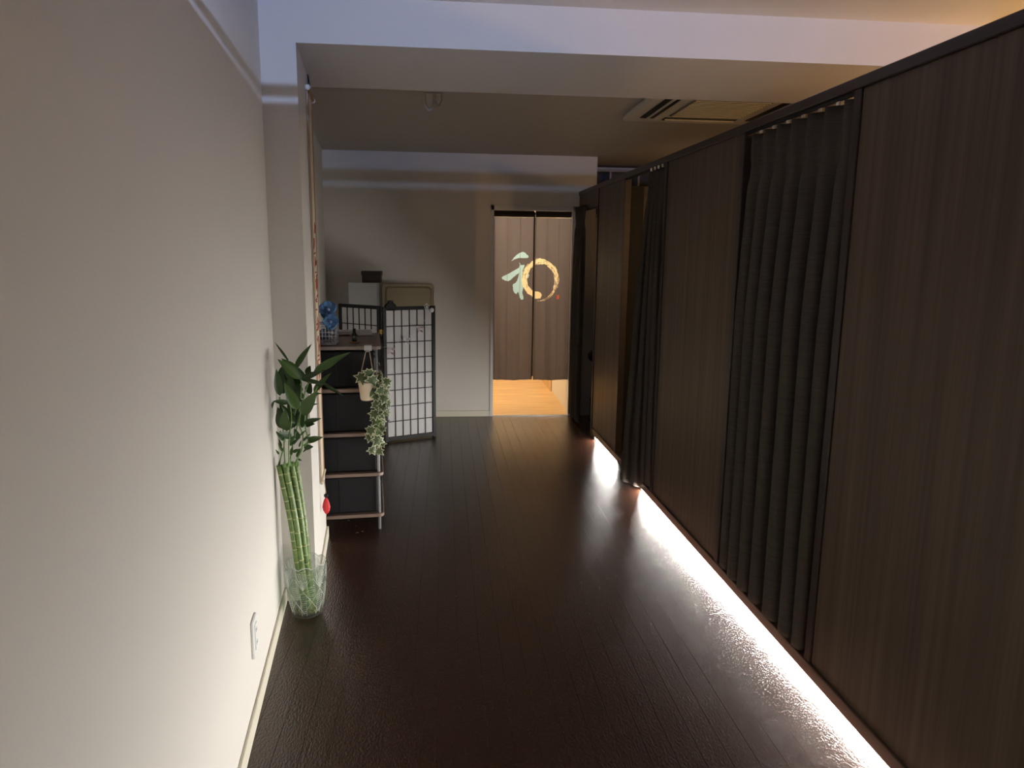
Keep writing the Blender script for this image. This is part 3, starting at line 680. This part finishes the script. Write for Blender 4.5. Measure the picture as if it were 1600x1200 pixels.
MB().ball((-0.680,4.425,ZS+0.004+0.0225), 0.0225, 18).build('white_ball', mat('matte_white',(0.62,0.60,0.55),0.7), None, smooth=True, label='small round white ball resting in the shallow tray', cat='ball', loc=(-0.680,4.425,ZS+0.004))
tr.rotation_euler.z = SKEW
def pen(p, q, r, mm, label, tip):
    p, q = Vector(p), Vector(q); t = thing('pen', p, label, 'pen')
    MB().tube([p, p+(q-p)*0.84], r, 10).build('barrel', mm, t, smooth=False)
    MB().tube([p+(q-p)*0.84, q], [r*0.9, r*0.2], 10).build('tip', tip, t)
pen((-0.660,4.330,ZS+0.0045),(-0.555,4.350,ZS+0.0045), 0.0043, mat('red_lacquer',(0.13,0.012,0.010),0.3), 'dark red pen lying in front of the white tray', M['brass'])
pen((-0.420,4.375,ZS+0.0042),(-0.540,4.345,ZS+0.0042), 0.004, M['chrome'], 'silver pen lying at the right end of the shelf top', M['black'])
co = MB().lathe([(0.026,0),(0.029,0.002),(0.029,0.006),(0.026,0.008),(0,0.008)], (-0.497,3.985,ZS), 28).build('wooden_coaster', mat('coaster_wood',(0.32,0.17,0.06),0.5), label='round wooden coaster under the small green bottle', cat='coaster')
bo = thing('small_bottle', (-0.497, 3.985, ZS+0.008), 'small dark green glass bottle standing on the wooden coaster', 'bottle')
MB().lathe([(0.0,0),(0.0125,0),(0.0135,0.003),(0.0135,0.040),(0.010,0.048),(0.007,0.050)], (-0.497,3.985,ZS+0.008), 20).build('body', mat('green_glass',(0.03,0.055,0.035),0.12), bo, smooth=True)
MB().lathe([(0.0085,0.050),(0.0085,0.070),(0.007,0.072),(0,0.072)], (-0.497,3.985,ZS+0.008), 16).build('cap', M['black'], bo)
MB().lathe([(0.0137,0.012),(0.0137,0.034)], (-0.497,3.985,ZS+0.008), 20).build('label_band', mat('bottle_label',(0.12,0.15,0.12),0.6), bo, smooth=True)

# ------------------------------------------------------------------ hanging ivy
M['potc'] = mat('cream_pot', (0.62,0.52,0.38), 0.55)
M['ivy'] = mat('ivy_green', (0.045,0.075,0.028), 0.5, vary=((60,60,60),(0.085,0.125,0.045)))
M['ivyedge'] = mat('ivy_cream_edge', (0.52,0.55,0.36), 0.55)
M['twine'] = mat('twine', (0.40,0.30,0.20), 0.8)
PC = Vector((-0.412, 3.775, 0.757))
iv = thing('hanging_ivy', PC, 'variegated ivy in a cream pot hanging from the shelf edge', 'plant')
pot = MB().lathe([(0.0,0.0),(0.030,0.0),(0.034,0.006),(0.045,0.092),(0.046,0.098),(0.042,0.098),(0.038,0.085),(0.0,0.080)], PC, 28).build('pot', M['potc'], iv, smooth=True)
HK = Vector((-0.409, 3.836, 1.030))
for sx, py in ((-0.040,0), (0.040,0)):
    MB().tube([HK+Vector((sx*0.25,-0.012,-0.02)), PC+Vector((sx,0.0,0.096))], 0.0028, 6).build('cord', M['twine'], iv)
MB().box((HK.x-0.020,3.838,1.012),(HK.x+0.020,3.846,1.040)).box((HK.x-0.020,3.838,1.0385),(HK.x+0.020,3.875,1.0415)).tube([HK+Vector((-0.012,0.006,-0.012)), HK+Vector((-0.010,-0.012,-0.020)), HK+Vector((0.010,-0.012,-0.020)), HK+Vector((0.012,0.006,-0.012))], 0.003, 6).build('clip', M['chrome'], iv, label='clear and steel edge clip')
def ivy_leaf():
    prof = [(0,-0.30),(0.22,-0.42),(0.30,-0.22),(0.62,-0.20),(0.36,0.06),(0.48,0.34),(0.20,0.28),(0,0.72),(-0.20,0.28),(-0.48,0.34),(-0.36,0.06),(-0.62,-0.20),(-0.30,-0.22),(-0.22,-0.42)]
    n = len(prof); m = MB()
    zc = lambda x, y: -0.22*abs(x)-0.18*y*y
    outer = [(x,y,zc(x,y)) for x, y in prof]; inner = [(x*0.80,y*0.80+0.012,zc(x*0.80,y*0.80)+0.010) for x, y in prof]
    m.v = outer+inner+[(0,0.02,0.03)]
    for i in range(n): m.f.append((i,(i+1)%n,n+(i+1)%n,n+i)); m.m.append(1); m.f.append((n+i,n+(i+1)%n,2*n)); m.m.append(0)
    me = bpy.data.meshes.new('ivy_leaf'); me.from_pydata(m.v, [], m.f); me.materials.append(M['ivy']); me.materials.append(M['ivyedge']); me.polygons.foreach_set('material_index', m.m); return me
IVM = ivy_leaf()
IV = [(566,589,23),(577,583,18),(582,594,20),(593,595,22),(605,596,16),(591,587,15),(587,606,20),(603,605,15),(582,612,19),(600,622,17),(588,632,20),(597,634,16),(604,645,14),(585,646,18),(593,639,14),(588,656,20),(593,667,15),(579,672,18),(578,683,16),(590,678,19),(591,688,20),(596,693,14),(582,703,16),(592,705,15),(587,668,14),(597,670,12),(606,630,12),(595,610,16),(604,613,14),(594,648,16),(598,659,12),(572,586,15),(598,602,17),(587,620,13),(586,690,13),(594,626,13)]
rv = random.Random(11)
for px, py, s in IV:
    Y = 3.79-rv.uniform(0.02,0.075)
    p = at(px, py, Y); sz = s/FPX*3.75*1.02
    n = Vector((rv.uniform(-0.5,0.5), -1.0, rv.uniform(-0.2,0.6))).normalized()
    a = rv.uniform(-1.0,1.0)+PI; d = Vector((math.sin(a), 0, math.cos(a))); d = (d-n*d.dot(n)).normalized(); s_ = d.cross(n)
    o = bpy.data.objects.new('ivy_leaf', IVM); COL.objects.link(o); o.parent = iv
    o.matrix_basis = Matrix.Translation(p-PC) @ Matrix(((s_.x,d.x,n.x),(s_.y,d.y,n.y),(s_.z,d.z,n.z))).to_4x4() @ Matrix.Scale(sz,4)
for path in ([(588,597),(595,615),(592,640),(590,665),(591,705)], [(586,597),(600,610),(599,635),(594,660),(586,690),(583,703)], [(580,596),(570,590)]):
    MB().tube(curve_pts([at(a,b,3.755) for a,b in path],5), 0.0018, 5).build('vine', M['stem'], iv)

# ------------------------------------------------------------------ hanging scroll on the side of the pillar
M['scrollp'] = mat('scroll_paper', (0.66,0.58,0.46), 0.7)
M['scrollb'] = mat('scroll_border', (0.36,0.20,0.10), 0.6)
M['red'] = mat('red_ink', (0.36,0.045,0.03), 0.6)
sr_ = thing('hanging_scroll', (pilx(3.53), 3.53, 2.30), 'long narrow hanging scroll with red brush writing on the pillar side', 'scroll')
def pf(y, z, d): return Vector((pilx(y)+d*0.995, y+d*0.0987, z))
def pplate(y0, y1, z0, z1, d0, d1):
    vs = [pf(y,z,d) for d in (d0,d1) for y, z in ((y0,z0),(y1,z0),(y1,z1),(y0,z1))]
    return MB().add(vs, [(0,1,2,3),(7,6,5,4),(0,4,5,1),(1,5,6,2),(2,6,7,3),(3,7,4,0)])
pplate(3.425,3.655,0.415,2.235,0.003,0.006).build('paper', M['scrollp'], sr_)
for y0, y1 in ((3.425,3.447),(3.633,3.655)): pplate(y0,y1,0.415,2.235,0.006,0.0085).build('border', M['scrollb'], sr_)
MB().tube([pf(3.405,2.243,0.010), pf(3.675,2.243,0.010)], 0.009, 10).build('top_roller', M['scrollb'], sr_)
MB().tube([pf(3.425,0.41,0.009), pf(3.655,0.41,0.009)], 0.007, 10).build('bottom_roller', M['scrollp'], sr_)
for ye in (3.40,3.68): MB().ball(pf(ye,2.243,0.010), 0.013, 10).build('knob', M['white'], sr_, smooth=True)
MB().tube([pf(3.44,2.25,0.010), pf(3.50,2.318,0.006)], 0.0022, 6).tube([pf(3.62,2.25,0.010), pf(3.50,2.318,0.006)], 0.0022, 6).build('cord', M['black'], sr_)
MB().tube([pf(3.50,2.318,-0.004), pf(3.50,2.32,0.014)], 0.003, 8).build('nail', M['chrome'], sr_)
rb = random.Random(4)
for g in range(6):
    zc = 1.60-g*0.135
    for k in range(6):
        kind = rb.random(); y0 = 3.475+rb.uniform(0,0.11); z0 = zc+rb.uniform(-0.06,0.06)
        if kind < 0.5: a, b = (y0,z0), (min(3.62,y0+rb.uniform(0.04,0.09)), z0+rb.uniform(-0.004,0.016))
        else: a, b = (y0,z0+0.03), (min(3.62,max(3.46,y0+rb.uniform(-0.03,0.03))), z0-rb.uniform(0.02,0.05))
        ps = [pf(a[0]+(b[0]-a[0])*t, a[1]+(b[1]-a[1])*t, 0.0062) for t in (0,0.3,0.7,1)]
        MB().tube(ps, [0.002,0.005,0.004,0.001], 6).build('brush_stroke', M['red'], sr_)
# cord with bead and red pouch below the scroll
oc = thing('hanging_charm', pf(3.42,0.43,0.012), 'small red cloth pouch charm with a black bead under the scroll', 'charm')
MB().tube([pf(3.42,0.43,0.022), pf(3.42,0.36,0.028)], 0.0016, 6).tube([pf(3.39,0.435,0.022), pf(3.415,0.365,0.028)], 0.0016, 6).build('cord', M['twine'], oc)
MB().ball(pf(3.42,0.348,0.028), 0.011, 12).build('bead', M['black'], oc, smooth=True)
c = pf(3.42,0.282,0.028)
MB().lathe([(0.004,0.056),(0.010,0.046),(0.017,0.024),(0.020,0.008),(0.016,-0.010),(0.007,-0.026),(0.0,-0.030)], c, 8).build('pouch', mat('red_cloth',(0.55,0.02,0.025),0.6), oc)

# ------------------------------------------------------------------ lucky bamboo in a cut glass vase
VC = Vector((-0.590, 2.902, 0.0))
M['glass'] = clear_mix('cut_glass', (0.95,0.97,0.96), 0.22, 0.02, body=(0.8,0.82,0.8), body_fac=0.03)
M['cutline'] = clear_mix('cut_glass_lines', (0.9,0.92,0.9), 0.4, 0.1, body=(0.92,0.94,0.92), body_fac=0.55)
M['water'] = clear_mix('water', (0.88,0.95,0.86), 0.06, 0.0)
va = thing('cut_glass_vase', VC, 'clear cut glass vase with a jagged rim on the floor by the pillar', 'vase')
NT = 112
PROF = [(0.0,0.050),(0.006,0.058),(0.018,0.062),(0.05,0.070),(0.09,0.077),(0.13,0.081),(0.17,0.0835),(0.205,0.0845),(0.225,0.086)]
def vr(z):
    for (z0,r0),(z1,r1) in zip(PROF, PROF[1:]):
        if z <= z1: return r0+(r1-r0)*(z-z0)/(z1-z0)
    return PROF[-1][1]
def cut(th, z):
    k = th*6/(2*PI); f = (k % 1.0)-0.5
    v = 0.0
    zz = (z-0.145)/0.06                                # fan cuts radiating from each star
    if 0 < zz < 1.35:
        ang = math.atan2(f*0.09*6, z-0.135); v = max(v, 0.5+0.5*math.cos(ang*13)) if abs(f*1.9) < zz else v
    dd = abs(abs(f)*0.085*2-abs(z-0.09)*0.95)           # diamond lines
    if 0.02 < z < 0.165: v = max(v, max(0, 1-dd/0.006))
    if z < 0.14: v = max(v, 0.35*(0.5+0.5*math.sin(th*36))*(0.5+0.5*math.sin(z*420)))
    return v
m = MB(); NZ = 46; vs = []; fs = []
for j in range(NZ+1):
    for k in range(NT):
        th = 2*PI*k/NT; rim = 0.012*abs(math.cos(th*4.5))+0.003*abs(math.cos(th*18))
        z = (0.225+rim)*j/NZ; r = vr(z)-0.0028*cut(th,z)
        vs.append(VC+Vector((r*math.cos(th), r*math.sin(th), z)))
for j in range(NZ):
    for k in range(NT): fs.append((j*NT+k, j*NT+(k+1)%NT, (j+1)*NT+(k+1)%NT, (j+1)*NT+k))
base_i = len(vs); ni = 14
for j in range(ni+1):
    for k in range(NT):
        th = 2*PI*k/NT; rim = 0.012*abs(math.cos(th*4.5))+0.003*abs(math.cos(th*18))
        z = 0.018+(0.225+rim-0.018)*(1-j/ni); r = vr(z)-0.0075
        vs.append(VC+Vector((r*math.cos(th), r*math.sin(th), z)))
for k in range(NT): fs.append((NZ*NT+k, NZ*NT+(k+1)%NT, base_i+(k+1)%NT, base_i+k))
for j in range(ni):
    for k in range(NT): fs.append((base_i+j*NT+k, base_i+j*NT+(k+1)%NT, base_i+(j+1)*NT+(k+1)%NT, base_i+(j+1)*NT+k))
fs.append(tuple(range(NT-1,-1,-1))); fs.append(tuple(base_i+ni*NT+k for k in range(NT)))
m.add(vs, fs).build('body', M['glass'], va, smooth=False)
MB().lathe([(0.0,0.019)]+[(vr(z)-0.0082,z) for z in (0.02,0.05,0.09,0.12,0.15)]+[(0.0,0.15)], VC, 40).build('water', M['water'], va, smooth=False)

m = MB()
def vpt(th, z, o=0.0): return VC+Vector(((vr(z)+o)*math.cos(th), (vr(z)+o)*math.sin(th), z))
def vline(th0, z0, th1, z1, r=0.0008): m.tube([vpt(th0+(th1-th0)*t/5, z0+(z1-z0)*t/5) for t in range(6)], r, 4)
for k in range(7):
    t0 = 2*PI*k/7+0.25; hw = PI/7
    for q in range(-4, 5): vline(t0, 0.140, t0+hw*q/4.6, 0.218-0.0018*q*q)          # fan
    for sg in (-1, 1):
        vline(t0, 0.135, t0+sg*hw, 0.085); vline(t0, 0.030, t0+sg*hw, 0.085)             # diamond
        vline(t0+sg*hw*0.35, 0.118, t0+sg*hw*0.35, 0.02, 0.0006)
    for q in range(9): vline(t0-hw*0.32, 0.03+q*0.010, t0+hw*0.32, 0.034+q*0.010, 0.0005)  # ladder cuts
    for q in range(6): vline(t0+hw-0.15, 0.10+q*0.010, t0+hw+0.15, 0.10+q*0.010, 0.0005)
m.tube([VC+Vector(((vr(0.225)-0.003)*math.cos(2*PI*k/NT), (vr(0.225)-0.003)*math.sin(2*PI*k/NT), 0.2255+0.012*abs(math.cos(2*PI*k/NT*4.5))+0.003*abs(math.cos(2*PI*k/NT*18)))) for k in range(NT+1)], 0.0015, 5)
m.build('cut_pattern', M['cutline'], va, label='star and fan cuts in the glass')
lb = thing('lucky_bamboo', VC+Vector((0,0,0.02)), 'bundle of green lucky bamboo stalks standing in the glass vase', 'plant')
ST = [((483,915),(466,890),(436,727),2.88),((486,918),(473,893),(445,725),2.88),((490,918),(480,892),(455,722),2.905),((492,915),(483,890),(462,722),2.93),((487,912),(476,888),(450,735),2.935)]
tops = []
for i, (b0, b1, b2, Y) in enumerate(ST):
    q1, q2 = at(*b1, Y), at(*b2, Y); d = (q2-q1)/(q2.z-q1.z); q0 = q1+d*(0.03-q1.z)
    q0.x = max(q0.x, VC.x-0.04) if q0.x < VC.x else min(q0.x, VC.x+0.04)
    path = curve_pts([q0, q1, q1*0.5+q2*0.5+Vector((0.006,0,0)), q2], 12)
    stalk = MB().tube(path, 0.0115, 12).build('stalk', M['green'], lb, smooth=True)
    L = 0.0; nxt = 0.03+0.012*i
    for a, b in zip(path, path[1:]):
        L += (b-a).length
        if L > nxt:
            t = (b-a).normalized(); nxt += random.uniform(0.042,0.06)
            MB().tube([a-t*0.0022, a, a+t*0.0022], [0.0117,0.0132,0.0117], 12).build('node', M['node'], stalk, smooth=True)
    tops.append(path[-1])
def leaf_mesh(bend, name):
    m = MB(); N = 9
    def fn(u, v):
        w = (math.sin(PI*min(1.0, u**0.75))**0.85)*(1-0.15*u) if 0 < u < 1 else 0.0
        return (u-0.10*bend*u*u, (v-0.5)*(w+0.02*(1-u)), bend*0.45*u*u*-1+0.06*abs(v-0.5)*2*w)
    m.grid(fn, N, 2)
    me = bpy.data.meshes.new(name); me.from_pydata(m.v, [], m.f); me.polygons.foreach_set('use_smooth', [True]*len(me.polygons)); return me
LM = {}
for mm in ('leaf','leafd'):
    for bi, b in enumerate((0.15, 0.45, 0.8)):
        me = leaf_mesh(b, 'bamboo_leaf'); me.materials.append(M[mm]); LM[mm,bi] = me
def put_leaf(p, q, w, mm, bend, face=0.0):
    d = q-p; L = d.length; d.normalize()
    n = Vector((random.uniform(-0.3,0.3)+face, -1.0, 0.35)).normalized(); n = (n-d*n.dot(d)).normalized(); s_ = n.cross(d)
    o = bpy.data.objects.new('leaf', LM[mm,bend]); COL.objects.link(o); o.parent = lb
    R_ = Matrix(((d.x*L,s_.x*w,n.x*L),(d.y*L,s_.y*w,n.y*L),(d.z*L,s_.z*w,n.z*L))).to_4x4()
    o.matrix_basis = Matrix.Translation(p-wloc(lb)) @ R_
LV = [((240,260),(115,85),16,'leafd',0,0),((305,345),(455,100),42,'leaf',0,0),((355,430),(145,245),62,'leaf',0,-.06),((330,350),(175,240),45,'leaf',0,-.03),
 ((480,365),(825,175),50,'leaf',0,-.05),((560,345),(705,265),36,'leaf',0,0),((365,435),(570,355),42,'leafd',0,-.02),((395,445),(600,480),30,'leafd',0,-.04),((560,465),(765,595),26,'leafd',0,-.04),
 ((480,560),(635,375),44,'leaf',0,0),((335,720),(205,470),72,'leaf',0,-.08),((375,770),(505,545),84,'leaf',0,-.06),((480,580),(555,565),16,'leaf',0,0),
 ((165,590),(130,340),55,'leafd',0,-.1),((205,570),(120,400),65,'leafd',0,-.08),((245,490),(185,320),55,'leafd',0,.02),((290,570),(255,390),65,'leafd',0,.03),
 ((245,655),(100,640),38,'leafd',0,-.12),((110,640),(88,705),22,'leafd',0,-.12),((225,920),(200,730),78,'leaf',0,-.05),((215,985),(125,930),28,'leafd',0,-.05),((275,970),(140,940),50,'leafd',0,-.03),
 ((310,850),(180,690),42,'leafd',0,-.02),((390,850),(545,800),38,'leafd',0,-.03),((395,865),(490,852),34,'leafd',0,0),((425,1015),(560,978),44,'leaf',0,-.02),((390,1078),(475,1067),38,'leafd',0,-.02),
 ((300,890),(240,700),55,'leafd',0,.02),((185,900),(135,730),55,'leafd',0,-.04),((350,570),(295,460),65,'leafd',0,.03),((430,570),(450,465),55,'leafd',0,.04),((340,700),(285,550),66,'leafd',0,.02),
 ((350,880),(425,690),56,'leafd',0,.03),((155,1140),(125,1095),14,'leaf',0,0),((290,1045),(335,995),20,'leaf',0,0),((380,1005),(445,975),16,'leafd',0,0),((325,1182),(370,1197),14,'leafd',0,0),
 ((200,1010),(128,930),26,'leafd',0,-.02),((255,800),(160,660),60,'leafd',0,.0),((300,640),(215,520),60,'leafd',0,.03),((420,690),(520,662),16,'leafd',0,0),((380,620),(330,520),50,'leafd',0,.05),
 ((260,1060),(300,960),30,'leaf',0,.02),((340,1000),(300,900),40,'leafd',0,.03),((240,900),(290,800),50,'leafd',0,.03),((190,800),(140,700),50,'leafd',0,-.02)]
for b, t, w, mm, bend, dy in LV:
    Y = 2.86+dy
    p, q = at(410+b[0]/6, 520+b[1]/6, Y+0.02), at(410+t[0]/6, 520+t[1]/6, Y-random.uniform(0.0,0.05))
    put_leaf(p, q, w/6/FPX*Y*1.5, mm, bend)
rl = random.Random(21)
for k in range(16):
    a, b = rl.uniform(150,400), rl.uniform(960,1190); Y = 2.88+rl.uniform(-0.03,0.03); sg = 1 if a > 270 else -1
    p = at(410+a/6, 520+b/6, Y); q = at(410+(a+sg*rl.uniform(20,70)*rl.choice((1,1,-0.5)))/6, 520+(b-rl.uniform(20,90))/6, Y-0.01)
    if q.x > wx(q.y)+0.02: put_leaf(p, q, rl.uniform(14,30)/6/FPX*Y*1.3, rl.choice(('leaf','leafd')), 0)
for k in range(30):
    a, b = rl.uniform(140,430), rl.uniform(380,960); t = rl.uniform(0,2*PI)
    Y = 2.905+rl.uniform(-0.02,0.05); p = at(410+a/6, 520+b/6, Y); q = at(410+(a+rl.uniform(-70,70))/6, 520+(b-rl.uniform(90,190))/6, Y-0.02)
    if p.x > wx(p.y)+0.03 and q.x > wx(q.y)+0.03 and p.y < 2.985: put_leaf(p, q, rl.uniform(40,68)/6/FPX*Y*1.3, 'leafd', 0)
SHO = [[(150,1260),(165,1200),(200,1080),(225,930),(300,760),(330,640)],[(265,1250),(260,1200),(290,1020),(330,860),(350,700),(365,470),(330,420)],[(310,1250),(330,1180),(370,1090),(380,960),(345,830),(400,560),(450,430)],[(205,1260),(210,1200),(200,1000),(190,850),(160,600)],[(390,1060),(430,1010),(400,860),(420,690),(520,500)],[(240,1260),(250,1200),(250,1000),(270,800),(240,500)]]
for k, q in enumerate(SHO):
    Y = 2.89-0.01*k
    MB().tube(curve_pts([at(410+a/6,520+b/6,Y) for a,b in q],6), [0.0045]*6+[0.003]*(6*(len(q)-1)-5), 7).build('shoot', M['stem'], lb, smooth=True)
rr = random.Random(9)
for k in range(26):
    a = rr.uniform(0,2*PI); r = rr.uniform(0.005,0.03); z = rr.uniform(0.03,0.09)
    pts = [VC+Vector((r*math.cos(a)*0.6, r*math.sin(a)*0.6, z+0.03))]
    for j in range(4): pts.append(VC+Vector((min(0.045,r+0.008*j)*math.cos(a+rr.uniform(-.6,.6)), min(0.045,r+0.008*j)*math.sin(a+rr.uniform(-.6,.6)), max(0.023, z-0.02*j+rr.uniform(-.006,.006)))))
    MB().tube(curve_pts(pts,3), 0.0017, 5).build('root', M['root'], lb)

# a few dry leaf crumbs on the floor under the rack
M['crumb'] = mat('dry_leaf', (0.09,0.055,0.03), 0.8)
for k, (px, py) in enumerate(((523,811),(545,814),(556,823),(566,831),(558,833))):
    d = ray(px,py); p = EYE+d*(-CAM_H/d.z)
    MB().add([p+Vector((0.008*math.cos(a+k)*f, 0.006*math.sin(a+k)*f, 0.0015+0.002*(i%2))) for i, (a,f) in enumerate(((0,1.2),(1.2,.7),(2.2,1.0),(3.3,1.3),(4.5,.6),(5.4,.9)))], [(0,1,2,3,4,5)]).build('dry_leaf', M['crumb'], solid=0.001, label=('leftmost tiny dry leaf crumb on the floor under the rack','second dry crumb from the left on the floor under the rack','brown dry crumb in the middle of those under the rack','rightmost dry crumb on the floor near the rack post','nearest dry crumb on the floor in front of the rack')[k], cat='crumb', group='crumbs under the rack')
